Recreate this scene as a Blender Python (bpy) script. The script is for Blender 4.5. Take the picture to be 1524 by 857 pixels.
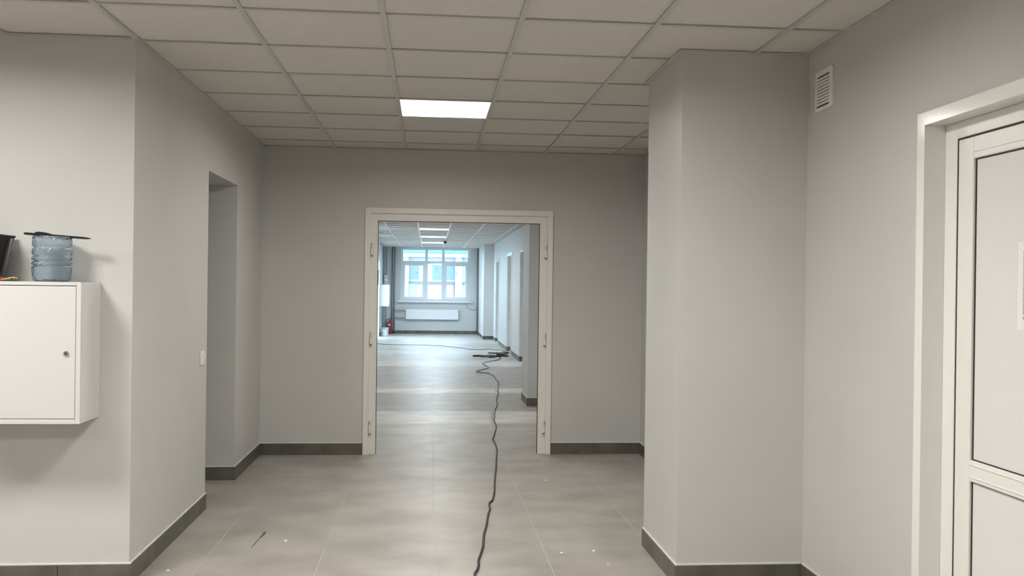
import bpy, bmesh, math, random
from mathutils import Vector, Matrix
random.seed(7)
scene = bpy.context.scene
COL = scene.collection
for o in list(bpy.data.objects):
    bpy.data.objects.remove(o)

# ------------------------------------------------------------------ camera
CAM_H = 1.448
R = Vector((0.99596549, -0.08877416, 0.01311085))
U = Vector((-0.01294594, 0.00243324, 0.99991324))
F = Vector((0.08879836, 0.99604881, -0.00127416))
cd = bpy.data.cameras.new('camera')
cam = bpy.data.objects.new('camera', cd)
COL.objects.link(cam)
cam.matrix_world = Matrix(((R.x, U.x, -F.x, 0), (R.y, U.y, -F.y, 0), (R.z, U.z, -F.z, CAM_H), (0, 0, 0, 1)))
cd.sensor_width = 36.0
cd.lens = 1374.45 / 1524 * 36.0
cd.clip_start = 0.05
cd.clip_end = 300
scene.camera = cam

# ------------------------------------------------------------------ world, sun, exposure
SKY = (0.58, 0.78, 1.0)
SKY_STRENGTH = 8.8
w = bpy.data.worlds.new('overcast_sky')
scene.world = w
w.use_nodes = True
bg = w.node_tree.nodes['Background']
bg.inputs[0].default_value = (*SKY, 1)
bg.inputs[1].default_value = SKY_STRENGTH

SUN_ELEV = math.radians(17)
sd = bpy.data.lights.new('sun', 'SUN')
sd.energy = 4.8
sd.angle = math.radians(1.5)
sd.color = (1.0, 0.95, 0.88)
sun = bpy.data.objects.new('sun', sd)
COL.objects.link(sun)
sun.location = (20, 14, 8)
sun.rotation_euler = Vector((-math.cos(SUN_ELEV), 0, -math.sin(SUN_ELEV))).to_track_quat('-Z', 'Y').to_euler()

vs = scene.view_settings
vs.view_transform = 'Standard'
vs.look = 'None'
vs.gamma = 1
vs.use_curve_mapping = False
vs.exposure = 0.0
LAMP_HALL = 46.5       # watts of the panels over the hall
LAMP_DOOR = 28.5       # panel before the doorway
LAMP_CORR = (26, 24, 22, 26, 48, 84)   # panels of the corridor beyond it, near to far
LAMP_SPREAD = math.radians(170)
LAMP_COL = (1.0, 0.975, 0.93)
LAMP_COOL = (0.66, 0.85, 1.0)   # the far corridor panels are daylight white

# ------------------------------------------------------------------ helpers
def tag(o, label=None, cat=None, group=None, kind=None):
    if label: o['label'] = label
    if cat: o['category'] = cat
    if group: o['group'] = group
    if kind: o['kind'] = kind
    return o

def empty(name, loc, label=None, cat=None, group=None, kind=None):
    o = bpy.data.objects.new(name, None)
    o.empty_display_size = 0.05
    o.location = loc
    COL.objects.link(o)
    return tag(o, label, cat, group, kind)

class MB:
    def __init__(s):
        s.bm = bmesh.new()
    def box(s, x0, x1, y0, y1, z0, z1, bevel=0, seg=1):
        b = bmesh.new()
        bmesh.ops.create_cube(b, size=1)
        for v in b.verts:
            v.co = Vector(((x0+x1)/2 + v.co.x*(x1-x0), (y0+y1)/2 + v.co.y*(y1-y0), (z0+z1)/2 + v.co.z*(z1-z0)))
        if bevel:
            bmesh.ops.bevel(b, geom=b.edges[:], offset=bevel, segments=seg, affect='EDGES', profile=0.5)
        s._add(b)
        return s
    def _add(s, b, M=None):
        if M: bmesh.ops.transform(b, matrix=M, verts=b.verts)
        me = bpy.data.meshes.new('tmp')
        b.to_mesh(me); b.free()
        s.bm.from_mesh(me)
        bpy.data.meshes.remove(me)
    def prism(s, pts, axis, a0, a1):
        """closed outline pts (2-D) extruded along axis from a0 to a1"""
        def P(p, a):
            if axis == 'Z': return (p[0], p[1], a)
            if axis == 'Y': return (p[0], a, p[1])
            return (a, p[0], p[1])
        A = [s.bm.verts.new(P(p, a0)) for p in pts]
        B = [s.bm.verts.new(P(p, a1)) for p in pts]
        n = len(pts)
        fs = [s.bm.faces.new(A), s.bm.faces.new(B[::-1])]
        for i in range(n):
            fs.append(s.bm.faces.new((A[i], B[i], B[(i+1) % n], A[(i+1) % n])))
        bmesh.ops.recalc_face_normals(s.bm, faces=fs)
        return s
    def cyl(s, p, q, r, n=16, r2=None, caps=True):
        p, q = Vector(p), Vector(q)
        d = q - p
        b = bmesh.new()
        bmesh.ops.create_cone(b, cap_ends=caps, segments=n, radius1=r, radius2=r if r2 is None else r2, depth=d.length)
        M = Matrix.Translation((p+q)/2) @ d.to_track_quat('Z', 'Y').to_matrix().to_4x4()
        s._add(b, M)
        return s
    def lathe(s, prof, c, n=32, close=False):
        """prof: list of (r, z); c: base centre"""
        rings = []
        for r, z in prof:
            if r < 1e-5:
                rings.append([s.bm.verts.new((c[0], c[1], c[2]+z))])
            else:
                rings.append([s.bm.verts.new((c[0]+r*math.cos(2*math.pi*i/n), c[1]+r*math.sin(2*math.pi*i/n), c[2]+z)) for i in range(n)])
        fs = []
        for a, b in zip(rings, rings[1:]):
            for i in range(n):
                j = (i+1) % n
                if len(a) == 1: fs.append(s.bm.faces.new((a[0], b[j], b[i])))
                elif len(b) == 1: fs.append(s.bm.faces.new((a[i], a[j], b[0])))
                else: fs.append(s.bm.faces.new((a[i], a[j], b[j], b[i])))
        bmesh.ops.recalc_face_normals(s.bm, faces=fs)
        return s
    def tube(s, pts, r, n=8, sub=6):
        """smooth tube through pts (Catmull-Rom)"""
        P = [Vector(p) for p in pts]
        C = []
        for i in range(len(P)-1):
            p0, p1, p2, p3 = P[max(i-1, 0)], P[i], P[i+1], P[min(i+2, len(P)-1)]
            for k in range(sub):
                t = k/sub
                C.append(0.5*((2*p1) + (p2-p0)*t + (2*p0-5*p1+4*p2-p3)*t*t + (3*p1-p0-3*p2+p3)*t**3))
        C.append(P[-1])
        rings = []
        for i, c in enumerate(C):
            d = (C[min(i+1, len(C)-1)] - C[max(i-1, 0)]).normalized()
            up = Vector((0, 0, 1)) if abs(d.z) < 0.95 else Vector((1, 0, 0))
            a = d.cross(up).normalized(); b = a.cross(d)
            rings.append([s.bm.verts.new(c + r*(a*math.cos(2*math.pi*k/n) + b*math.sin(2*math.pi*k/n))) for k in range(n)])
        fs = []
        for A, B in zip(rings, rings[1:]):
            for k in range(n):
                fs.append(s.bm.faces.new((A[k], A[(k+1) % n], B[(k+1) % n], B[k])))
        fs.append(s.bm.faces.new(rings[0])); fs.append(s.bm.faces.new(rings[-1][::-1]))
        bmesh.ops.recalc_face_normals(s.bm, faces=fs)
        return s
    def build(s, name, mat, parent=None, smooth=False, **t):
        me = bpy.data.meshes.new(name)
        s.bm.to_mesh(me); s.bm.free()
        me.materials.append(mat)
        if smooth:
            for p in me.polygons: p.use_smooth = True
        o = bpy.data.objects.new(name, me)
        COL.objects.link(o)
        if parent is not None:
            o.parent = parent
            o.matrix_parent_inverse = Matrix.Translation(-parent.location)
            # all parents are unrotated: keep world coordinates in the mesh
        return tag(o, **t)

def box(name, mat, x0, x1, y0, y1, z0, z1, parent=None, bevel=0, **t):
    return MB().box(x0, x1, y0, y1, z0, z1, bevel).build(name, mat, parent, **t)

# ------------------------------------------------------------------ materials
def mat(name, color, rough=0.5, metal=0.0, spec=0.5, emit=None, coat=0.0):
    m = bpy.data.materials.new(name)
    m.use_nodes = True
    b = m.node_tree.nodes['Principled BSDF']
    b.inputs['Base Color'].default_value = (*color, 1)
    b.inputs['Roughness'].default_value = rough
    b.inputs['Metallic'].default_value = metal
    b.inputs['Specular IOR Level'].default_value = spec
    b.inputs['Coat Weight'].default_value = coat
    if emit:
        b.inputs['Emission Color'].default_value = (*emit[0], 1)
        b.inputs['Emission Strength'].default_value = emit[1]
    return m

def N(m, kind, **kw):
    n = m.node_tree.nodes.new(kind)
    for k, v in kw.items():
        if k in n.inputs: n.inputs[k].default_value = v
        else: setattr(n, k, v)
    return n

def noise_mix(m, c1, c2, scale=6.0, detail=4.0, lo=0.35, hi=0.65, stretch=(1, 1, 1), bump=0.0, bump_scale=None, bump_dist=0.002):
    nt = m.node_tree; L = nt.links
    b = nt.nodes['Principled BSDF']
    g = N(m, 'ShaderNodeNewGeometry')
    mp = N(m, 'ShaderNodeMapping'); mp.inputs['Scale'].default_value = stretch
    L.new(g.outputs['Position'], mp.inputs['Vector'])
    nz = N(m, 'ShaderNodeTexNoise', Scale=scale, Detail=detail)
    L.new(mp.outputs[0], nz.inputs['Vector'])
    mr = N(m, 'ShaderNodeMapRange'); mr.inputs[1].default_value = lo; mr.inputs[2].default_value = hi
    L.new(nz.outputs[0], mr.inputs[0])
    mx = N(m, 'ShaderNodeMix', data_type='RGBA')
    mx.inputs[6].default_value = (*c1, 1); mx.inputs[7].default_value = (*c2, 1)
    L.new(mr.outputs[0], mx.inputs[0])
    L.new(mx.outputs[2], b.inputs['Base Color'])
    if bump:
        n2 = N(m, 'ShaderNodeTexNoise', Scale=bump_scale or scale, Detail=3.0)
        L.new(g.outputs['Position'], n2.inputs['Vector'])
        bp = N(m, 'ShaderNodeBump', Strength=bump, Distance=bump_dist)
        L.new(n2.outputs[0], bp.inputs['Height'])
        L.new(bp.outputs[0], b.inputs['Normal'])
    return mx, g

M = {}
M['wall'] = mat('wall_paint', (0.58, 0.575, 0.555), 0.45, spec=0.35)
noise_mix(M['wall'], (0.570, 0.566, 0.546), (0.600, 0.594, 0.574), 1.3, 3, bump=0.15, bump_scale=260, bump_dist=0.0006)
M['tile'] = mat('mineral_tile', (0.66, 0.635, 0.60), 0.9, spec=0.1)
noise_mix(M['tile'], (0.635, 0.605, 0.565), (0.660, 0.630, 0.592), 40, 5, bump=0.15, bump_scale=400, bump_dist=0.0006)
M['grid'] = mat('grid_metal', (0.50, 0.50, 0.46), 0.35, spec=0.5)
M['grid_daylit'] = mat('grid_metal_daylit', (0.82, 0.83, 0.83), 0.3, spec=0.6)  # lit copy of the grid: daylight gloss on corridor runners put into the colour
M['grid_back'] = mat('plenum', (0.30, 0.29, 0.27), 0.9)
M['base'] = mat('baseboard_stone', (0.13, 0.12, 0.11), 0.45)
noise_mix(M['base'], (0.090, 0.086, 0.072), (0.140, 0.132, 0.115), 7, 5)
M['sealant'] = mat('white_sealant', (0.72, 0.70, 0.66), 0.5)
M['grout'] = mat('floor_grout', (0.52, 0.495, 0.455), 0.7)
M['white'] = mat('white_plastic', (0.85, 0.835, 0.80), 0.28, spec=0.5)
M['gloss_white'] = mat('glossy_casing', (0.84, 0.83, 0.79), 0.14, spec=0.5)
M['frame_white'] = mat('door_frame_paint', (0.82, 0.795, 0.745), 0.3)
M['panel_white'] = mat('door_panel', (0.80, 0.795, 0.78), 0.12, spec=0.5)
M['gasket'] = mat('black_gasket', (0.03, 0.03, 0.028), 0.6)
M['cab'] = mat('cabinet_enamel', (0.66, 0.655, 0.64), 0.3)
M['dark'] = mat('dark_gap', (0.05, 0.048, 0.045), 0.8)
M['steel'] = mat('lock_steel', (0.35, 0.34, 0.33), 0.35, metal=0.8)
M['black'] = mat('black_plastic', (0.010, 0.010, 0.010), 0.6, spec=0.25)
M['rubber'] = mat('cable_rubber', (0.035, 0.030, 0.028), 0.55)
M['red'] = mat('red_grip', (0.40, 0.035, 0.03), 0.4)
M['brass'] = mat('brass_metal', (0.50, 0.40, 0.20), 0.4, metal=0.6)
M['olive'] = mat('olive_metal', (0.16, 0.13, 0.06), 0.5, metal=0.4)
M['pipe'] = mat('grey_pipe_paint', (0.20, 0.23, 0.25), 0.5)
M['duct'] = mat('grey_duct', (0.30, 0.34, 0.36), 0.5)
M['ext_red'] = mat('extinguisher_red', (0.30, 0.015, 0.02), 0.3)
M['label_pale'] = mat('printed_label', (0.62, 0.45, 0.42), 0.5)
M['bucket'] = mat('bucket_plastic', (0.80, 0.82, 0.82), 0.35)
M['blue'] = mat('blue_rim', (0.10, 0.25, 0.50), 0.4)
M['pale_blue'] = mat('pale_blue_print', (0.45, 0.60, 0.65), 0.5)
M['paper'] = mat('white_paper', (0.86, 0.83, 0.83), 0.8)
M['ink'] = mat('grey_ink', (0.50, 0.47, 0.48), 0.8)
M['ink_pink'] = mat('pink_ink', (0.55, 0.36, 0.36), 0.8)
M['crumb'] = mat('plaster_crumb', (0.82, 0.80, 0.76), 0.9)
M['scuff'] = mat('scuff_rubber', (0.10, 0.09, 0.085), 0.8)
M['sticker'] = mat('grey_sticker', (0.22, 0.25, 0.28), 0.6)
M['pvc'] = mat('window_pvc', (0.72, 0.74, 0.76), 0.3)
M['rad'] = mat('radiator_enamel', (0.80, 0.80, 0.80), 0.3)
M['facade'] = mat('facade_render', (0.36, 0.36, 0.355), 0.8)
M['facade_pale'] = mat('facade_pale_green', (0.28, 0.33, 0.33), 0.8)
M['teal'] = mat('facade_teal', (0.11, 0.34, 0.265), 0.8)
M['pink'] = mat('facade_pink', (0.34, 0.23, 0.24), 0.8)
M['far_glass'] = mat('far_window_glass', (0.13, 0.19, 0.23), 0.3)
M['ledge'] = mat('facade_ledge', (0.15, 0.16, 0.165), 0.8)
M['ochre'] = mat('dry_leaves', (0.30, 0.25, 0.14), 0.9)
M['asphalt'] = mat('yard_asphalt', (0.35, 0.35, 0.35), 0.9)

# ceramic floor tile: warm grey cement look, dusty patches where people worked
m = M['floor'] = mat('porcelain_tile', (0.40, 0.375, 0.34), 0.38, spec=0.5)
mx, geo = noise_mix(m, (0.300, 0.277, 0.247), (0.415, 0.387, 0.350), 2.6, 9, 0.32, 0.68, (1.0, 1.3, 1))
nt = m.node_tree
last = mx.outputs[2]
for cx, cy, rad, amt in ((0.74, 5.28, 0.42, 0.30), (0.09, 6.25, 0.30, 0.35), (-0.80, 5.2, 0.40, 0.20), (0.09, 9.3, 0.5, 0.3), (0.85, 5.0, 0.25, 0.2)):
    dv = N(m, 'ShaderNodeVectorMath', operation='DISTANCE'); dv.inputs[1].default_value = (cx, cy, 0)
    nt.links.new(geo.outputs['Position'], dv.inputs[0])
    mr = N(m, 'ShaderNodeMapRange'); mr.inputs[1].default_value = rad; mr.inputs[2].default_value = 0.0
    mr.inputs[3].default_value = 0.0; mr.inputs[4].default_value = amt
    nt.links.new(dv.outputs['Value'], mr.inputs[0])
    nz = N(m, 'ShaderNodeTexNoise', Scale=9.0, Detail=5.0)
    nt.links.new(geo.outputs['Position'], nz.inputs['Vector'])
    mu = N(m, 'ShaderNodeMath', operation='MULTIPLY'); nt.links.new(mr.outputs[0], mu.inputs[0]); nt.links.new(nz.outputs[0], mu.inputs[1])
    m2 = N(m, 'ShaderNodeMix', data_type='RGBA'); m2.inputs[7].default_value = (0.66, 0.63, 0.58, 1)
    nt.links.new(mu.outputs[0], m2.inputs[0]); nt.links.new(last, m2.inputs[6])
    last = m2.outputs[2]
nt.links.new(last, nt.nodes['Principled BSDF'].inputs['Base Color'])
nz = N(m, 'ShaderNodeTexNoise', Scale=5.0, Detail=4.0); nt.links.new(geo.outputs['Position'], nz.inputs['Vector'])
mr = N(m, 'ShaderNodeMapRange'); mr.inputs[3].default_value = 0.30; mr.inputs[4].default_value = 0.50
nt.links.new(nz.outputs[0], mr.inputs[0]); nt.links.new(mr.outputs[0], nt.nodes['Principled BSDF'].inputs['Roughness'])

# light diffuser: five LED strips show faintly through the opal sheet
m = M['diffuser'] = mat('opal_diffuser', (0.9, 0.9, 0.9), 0.5, emit=(LAMP_COL, 3.0))
g_ = N(m, 'ShaderNodeNewGeometry'); wv = N(m, 'ShaderNodeTexWave', Scale=2.6)
m.node_tree.links.new(g_.outputs['Position'], wv.inputs['Vector'])
mr = N(m, 'ShaderNodeMapRange'); mr.inputs[3].default_value = 0.86; mr.inputs[4].default_value = 1.25
m.node_tree.links.new(wv.outputs['Fac'], mr.inputs[0])
m.node_tree.links.new(mr.outputs[0], m.node_tree.nodes['Principled BSDF'].inputs['Emission Strength'])
# window glass: clear pane with a faint reflection
m = M['glass'] = bpy.data.materials.new('clear_glass'); m.use_nodes = True
nt = m.node_tree; nt.nodes.remove(nt.nodes['Principled BSDF'])
tr = nt.nodes.new('ShaderNodeBsdfTransparent'); tr.inputs[0].default_value = (0.95, 0.98, 0.98, 1)
gl = nt.nodes.new('ShaderNodeBsdfGlossy'); gl.inputs['Roughness'].default_value = 0.02
ms = nt.nodes.new('ShaderNodeMixShader'); ms.inputs[0].default_value = 0.06
nt.links.new(tr.outputs[0], ms.inputs[1]); nt.links.new(gl.outputs[0], ms.inputs[2])
nt.links.new(ms.outputs[0], nt.nodes['Material Output'].inputs[0])
# blue PET
m = M['pet'] = mat('blue_pet', (0.74, 0.83, 0.90), 0.07, spec=0.7)
b = m.node_tree.nodes['Principled BSDF']
b.inputs['Transmission Weight'].default_value = 0.92
b.inputs['IOR'].default_value = 1.30
nz = N(m, 'ShaderNodeTexNoise', Scale=42.0, Detail=2.0); g_ = N(m, 'ShaderNodeNewGeometry')
m.node_tree.links.new(g_.outputs['Position'], nz.inputs['Vector'])
bp = N(m, 'ShaderNodeBump', Strength=1.0, Distance=0.012)
m.node_tree.links.new(nz.outputs[0], bp.inputs['Height']); m.node_tree.links.new(bp.outputs[0], b.inputs['Normal'])

# ------------------------------------------------------------------ main dimensions
CEIL = 2.612
XL, XR = -1.418, 1.8546
YA, YW, YW2 = 4.571, 7.965, 8.105      # wall facing us on the left; wall with double doorway
YE = 28.03                              # window wall at the far end
FXL, FXR = -1.410, 1.755                # corridor beyond the doorway
OP0, OP1, OPZ = 6.067, 6.952, 2.168     # opening in the left wall
RT = 0.20

# ------------------------------------------------------------------ floor
GX, TW, TL = 0.045, 0.6, 1.2
floor = box('floor', M['grout'], -6.7, 5.9, -4.2, YE+0.3, -0.12, -0.0004, kind='structure',
            label='grey porcelain tiled floor running from the hall through the doorway', cat='floor')
meshes = {}
def floor_tile(x0, x1, y0, y1):
    g = 0.0012
    key = (round(x1-x0, 4), round(y1-y0, 4))
    if key not in meshes:
        bm = MB(); a, b = key
        bm.box(-a/2+g, a/2-g, -b/2+g, b/2-g, -0.006, 0.0, 0.0006)
        o = bm.build('floor_tile', M['floor'], floor); meshes[key] = o.data
    else:
        o = bpy.data.objects.new('floor_tile', meshes[key]); COL.objects.link(o); o.parent = floor
    o.location = ((x0+x1)/2, (y0+y1)/2, 0)
rest = MB()
ky0 = 5.88
for k in range(-11, 4):
    x0 = GX + TW*(k-1); x1 = min(x0+TW, 1.9)
    off = 0.0 if k % 2 == 0 else 0.6
    j = -9
    while True:
        y0 = ky0 + off + TL*j; y1 = y0 + TL; j += 1
        if y0 > YE: break
        if y1 < -4.1: continue
        y1 = min(y1, YE+0.2)
        if x0 < -6.65: continue
        if (y1 > 2.9 and x0 > -2.6 and (y0 < 9 or x0 > -1.9)):
            floor_tile(x0, x1, y0, y1)
        elif y0 < YW2:
            rest.box(x0+.0012, x1-.0012, y0+.0012, y1-.0012, -0.006, 0)
rest.box(1.9, 5.6, YW2, YE, -0.006, 0)
rest.build('tile_field', M['floor'], floor, kind='stuff')
# black scuff on the tiles left of centre
sc = MB()
sc.prism([(-0.957, 5.17), (-0.952, 5.165), (-0.943, 5.33), (-0.949, 5.335)], 'Z', 0.0001, 0.0008)
sc.prism([(-0.947, 5.345), (-0.940, 5.345), (-0.928, 5.45), (-0.938, 5.515), (-0.945, 5.45)], 'Z', 0.0001, 0.0008)
sc.build('scuff_mark', M['scuff'], floor, label='black scuff mark')

# ------------------------------------------------------------------ walls
def wall(name, boxes, label, mt='wall'):
    b = MB()
    for q in boxes: b.box(*q)
    return b.build(name, M[mt], kind='structure', label=label, cat='wall')
H0 = -0.004
wall('wall_front', [(-6.5, XL, YA, YA+0.18, H0, CEIL)], 'light grey wall facing us behind the white cabinet')
wall('wall_left', [(XL-RT, XL, YA+0.18, OP0, H0, CEIL), (XL-RT, XL, OP0, OP1, OPZ, CEIL), (XL-RT, XL, OP1, YW, H0, CEIL)],
     'grey left wall running away from us with the tall open passage')
wall('wall_passage', [(-3.4, XL-RT, OP1, OP1+0.15, H0, CEIL), (-3.4, XL-RT, OP0-0.15, OP0, H0, CEIL), (-3.55, -3.4, OP0-0.15, OP1+0.15, H0, CEIL)],
     'dim grey walls inside the open passage on the left')
wall('wall_back', [(XL-RT, -0.509, YW, YW2, H0, CEIL), (1.015, XR+RT, YW, YW2, H0, CEIL), (-0.509, 1.015, YW, YW2, 2.062, CEIL)],
     'dim grey wall around the white double doorway')
DY0, DY1, DZ = 2.25, 3.316, 2.078      # doorway of the right-hand door
wall('wall_right', [(XR, XR+RT, -4.0, DY0, H0, CEIL), (XR, XR+RT, DY1, YW, H0, CEIL), (XR, XR+RT, DY0, DY1, DZ, CEIL)],
     'light grey right wall with the white door and the vent')
PX0, PY0, PY1 = 1.2192, 4.4277, 5.1209
wall('wall_pier', [(PX0, XR, PY0, PY1, H0, CEIL)], 'square grey pier standing out from the right wall')
wall('wall_near', [(-6.5, XR+RT, -4.2, -4.0, H0, CEIL)], 'grey wall of the hall behind the viewer')
wall('wall_hall_left', [(-6.7, -6.5, -4.2, YA+0.18, H0, CEIL)], 'grey wall closing the hall far to the left')
# corridor beyond the doorway
OPN = [(9.75, 10.70, 2.10), (12.55, 13.10, 2.10), (16.72, 17.89, 2.119), (19.74, 20.80, 2.13), (23.36, 24.34, 2.08)]
bx = []; y = YW2
for a, b, z in OPN:
    bx += [(FXR, FXR+RT, y, a, H0, CEIL), (FXR, FXR+RT, a, b, z, CEIL)]; y = b
bx.append((FXR, FXR+RT, y, YE, H0, CEIL))
wall('wall_corridor_right', bx, 'bright grey corridor wall with door openings beyond the doorway')
FILL_WIN = [(18.6, 19.8), (21.6, 22.6)]  # unseen windows added to bring blue daylight into the corridor
bx = [(FXL-RT, FXL, YW2, 24.9, H0, 0.85), (FXL-RT, FXL, YW2, 24.9, 2.45, CEIL)]
y = YW2
for i, (a, b) in enumerate(FILL_WIN):
    bx.append((FXL-RT, FXL, y, a, 0.85, 2.45)); y = b
    wn = empty('window_%d' % (i+7), (FXL-.15, a, 0.85), 'added white framed window, unseen, giving blue daylight from the left corridor wall, %s from the doorway' % ('first', 'second', 'third', 'fourth')[i], 'window', kind='structure')
    f = MB(); q0, q1 = FXL-.16, FXL-.09
    f.box(q0, q1, a, b, .85, .91).box(q0, q1, a, b, 2.39, 2.45).box(q0, q1, a, a+.06, .91, 2.39).box(q0, q1, b-.06, b, .91, 2.39).box(q0, q1, (a+b)/2-.04, (a+b)/2+.04, .91, 2.39)
    f.build('frame', M['pvc'], wn)
    for c, d in ((a+.06, (a+b)/2-.04), ((a+b)/2+.04, b-.06)): box('pane', M['glass'], q0+.03, q0+.036, c, d, .91, 2.39, wn)
bx.append((FXL-RT, FXL, y, 24.9, 0.85, 2.45))
wall('wall_corridor_left', bx + [ (FXL-RT, FXL, 24.9, 26.2, 2.12, CEIL), (FXL-RT, FXL, 26.2, YE, H0, CEIL)],
     'bright grey corridor wall on the left beyond the doorway')
wall('wall_corridor_pillar', [(1.203, FXR, 11.184, 11.852, H0, CEIL)], 'grey pillar at the right edge just beyond the doorway')
wall('wall_corridor_pilaster', [(1.475, FXR, 25.29, YE, H0, CEIL)], 'blue grey pier beside the far window')
WX0, WX1, WZ0, WZ1 = -0.872, 1.204, 0.985, 2.574
wall('wall_end', [(FXL-RT, WX0, YE, YE+0.3, H0, CEIL), (WX1, FXR+RT, YE, YE+0.3, H0, CEIL), (WX0, WX1, YE, YE+0.3, H0, WZ0), (WX0, WX1, YE, YE+0.3, WZ1, CEIL)],
     'pale blue grey end wall holding the far window')
# rooms off the corridor on the right: outer wall with a long window strip
wx = 5.6
bx = [(wx, wx+0.25, YW2, YE, H0, 0.9), (wx, wx+0.25, YW2, YE, 2.4, CEIL)]
y = YW2
for a, b in ((9.2, 11.2), (12.0, 13.6), (16.2, 18.4), (19.2, 21.3), (22.8, 24.9)):
    bx.append((wx, wx+0.25, y, a, 0.9, 2.4)); y = b
bx.append((wx, wx+0.25, y, YE, 0.9, 2.4))
wall('wall_side_room', bx, 'outer wall of the rooms right of the corridor')
wall('wall_side_room', [(FXR+RT, wx, YW2, YW2+0.12, H0, CEIL), (FXR+RT, wx, YE-0.12, YE, H0, CEIL)], 'end walls of the rooms right of the corridor')
for i, (a, b) in enumerate(((9.2, 11.2), (12.0, 13.6), (16.2, 18.4), (19.2, 21.3), (22.8, 24.9))):
    wn = empty('window_%d' % (i+2), (wx+.1, (a+b)/2, 0.9), 'white framed window of a room right of the corridor, %s from the doorway' % ('first', 'second', 'third', 'fourth', 'fifth')[i], 'window', kind='structure')
    f = MB()
    f.box(wx+.06, wx+.13, a, b, 0.9, 0.96).box(wx+.06, wx+.13, a, b, 2.34, 2.4)
    f.box(wx+.06, wx+.13, a, a+.06, .96, 2.34).box(wx+.06, wx+.13, b-.06, b, .96, 2.34)
    f.build('frame', M['pvc'], wn)
    box('pane', M['glass'], wx+.092, wx+.098, a+.06, b-.06, .96, 2.34, wn)

# ------------------------------------------------------------------ baseboards
BH, BT = 0.1, 0.010
def run(b, axis, fixed, a0, a1, nrm, start=0.6, step=0.6):
    """tiles along axis ('X' or 'Y') at wall plane fixed, sticking out along sign nrm"""
    n0, n1 = (fixed, fixed+BT*nrm) if nrm > 0 else (fixed+BT*nrm, fixed)
    cuts = [a0]; c = a0 + start
    while c < a1 - 0.05:
        cuts.append(c); c += step
    cuts.append(a1)
    g = 0.0015
    for p, q in zip(cuts, cuts[1:]):
        dz = random.uniform(-0.001, 0.001)
        p2 = p + (g if p != a0 else 0); q2 = q - (g if q != a1 else 0)
        if axis == 'X': box('baseboard_tile', M['base'], p2, q2, n0, n1, 0.0005, BH+dz-.004, b, 0.0008)
        else: box('baseboard_tile', M['base'], n0, n1, p2, q2, 0.0005, BH+dz-.004, b, 0.0008)
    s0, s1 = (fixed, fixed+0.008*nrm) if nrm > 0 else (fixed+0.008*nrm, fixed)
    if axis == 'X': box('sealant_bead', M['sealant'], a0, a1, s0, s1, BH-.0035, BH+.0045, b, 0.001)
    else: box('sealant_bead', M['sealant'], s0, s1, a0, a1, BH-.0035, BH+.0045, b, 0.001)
def baseboard(side, loc, label, runs):
    b = empty('baseboard_' + side, loc, label, 'baseboard', kind='structure')
    for r in runs: run(b, *r)
    return b
baseboard('front', (-2, YA, 0), 'dark grey tile baseboard below the white cabinet', [('X', YA, -6.4, XL+BT, -1, (6.4-1.746) % 0.6, 0.6)])
baseboard('left', (XL, 5.5, 0), 'dark grey tile baseboard along the left wall and into the passage',
          [('Y', XL, YA, OP0, 1, 0.75, 0.6), ('Y', XL, OP1-BT, YW-BT, 1, .55), ('X', OP1, -3.38, XL, -1)])
baseboard('back', (0, YW, 0), 'dark grey tile baseboard on the wall either side of the doorway',
          [('X', YW, XL, -0.556, -1, 0.25, .6), ('X', YW, 1.063, XR, -1, 0.3, .6)])
baseboard('right', (XR, 6, 0), 'dark grey tile baseboard at the foot of the right wall',
          [('Y', XR, PY1, YW-BT, -1), ('Y', XR, DY1+0.055, PY0-BT, -1), ('Y', XR, -3.9, DY0-.055, -1)])
baseboard('pier', (PX0, PY0, 0), 'dark grey tile baseboard wrapped around the square pier',
          [('Y', PX0, PY0-BT, PY1, -1, 0.6), ('X', PY0, PX0-BT*0, XR-BT, -1, 0.6)])
baseboard('pillar', (1.203, 11.184, 0), 'dark grey tile baseboard around the pillar beyond the doorway',
          [('Y', 1.203, 11.184-BT, 11.852, -1), ('X', 11.184, 1.203, FXR, -1)])
cr = [('Y', FXR, 10.70, 11.184-BT, -1), ('Y', FXR, 11.852, 12.55, -1), ('Y', FXR, 13.10, 16.72, -1), ('Y', FXR, 17.89-BT, 19.74, -1),
      ('Y', FXR, 20.80-BT, 23.36, -1), ('Y', FXR, 24.34-BT, 25.29-BT, -1)]
cr += [('X', yy, FXR, FXR+RT, -1) for yy in (10.70, 13.10, 17.89, 20.80, 24.34)]
baseboard('corridor_right', (FXR, 18, 0), 'dark grey tile baseboard along the corridor wall with door openings', cr)
baseboard('corridor_left', (FXL, 26.2, 0), 'dark grey tile baseboard along the left corridor wall', [('Y', FXL, YW2, 24.9, 1), ('Y', FXL, 26.2, YE-BT, 1)])
baseboard('pilaster', (1.475, 25.29, 0), 'dark grey tile baseboard around the pier beside the far window', [('Y', 1.475, 25.29-BT, YE-BT, -1), ('X', 25.29, 1.475, FXR-BT, -1)])
baseboard('end', (0, YE, 0), 'dark grey tile baseboard below the radiator and far window', [('X', YE, FXL, 1.475, -1)])

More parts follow.
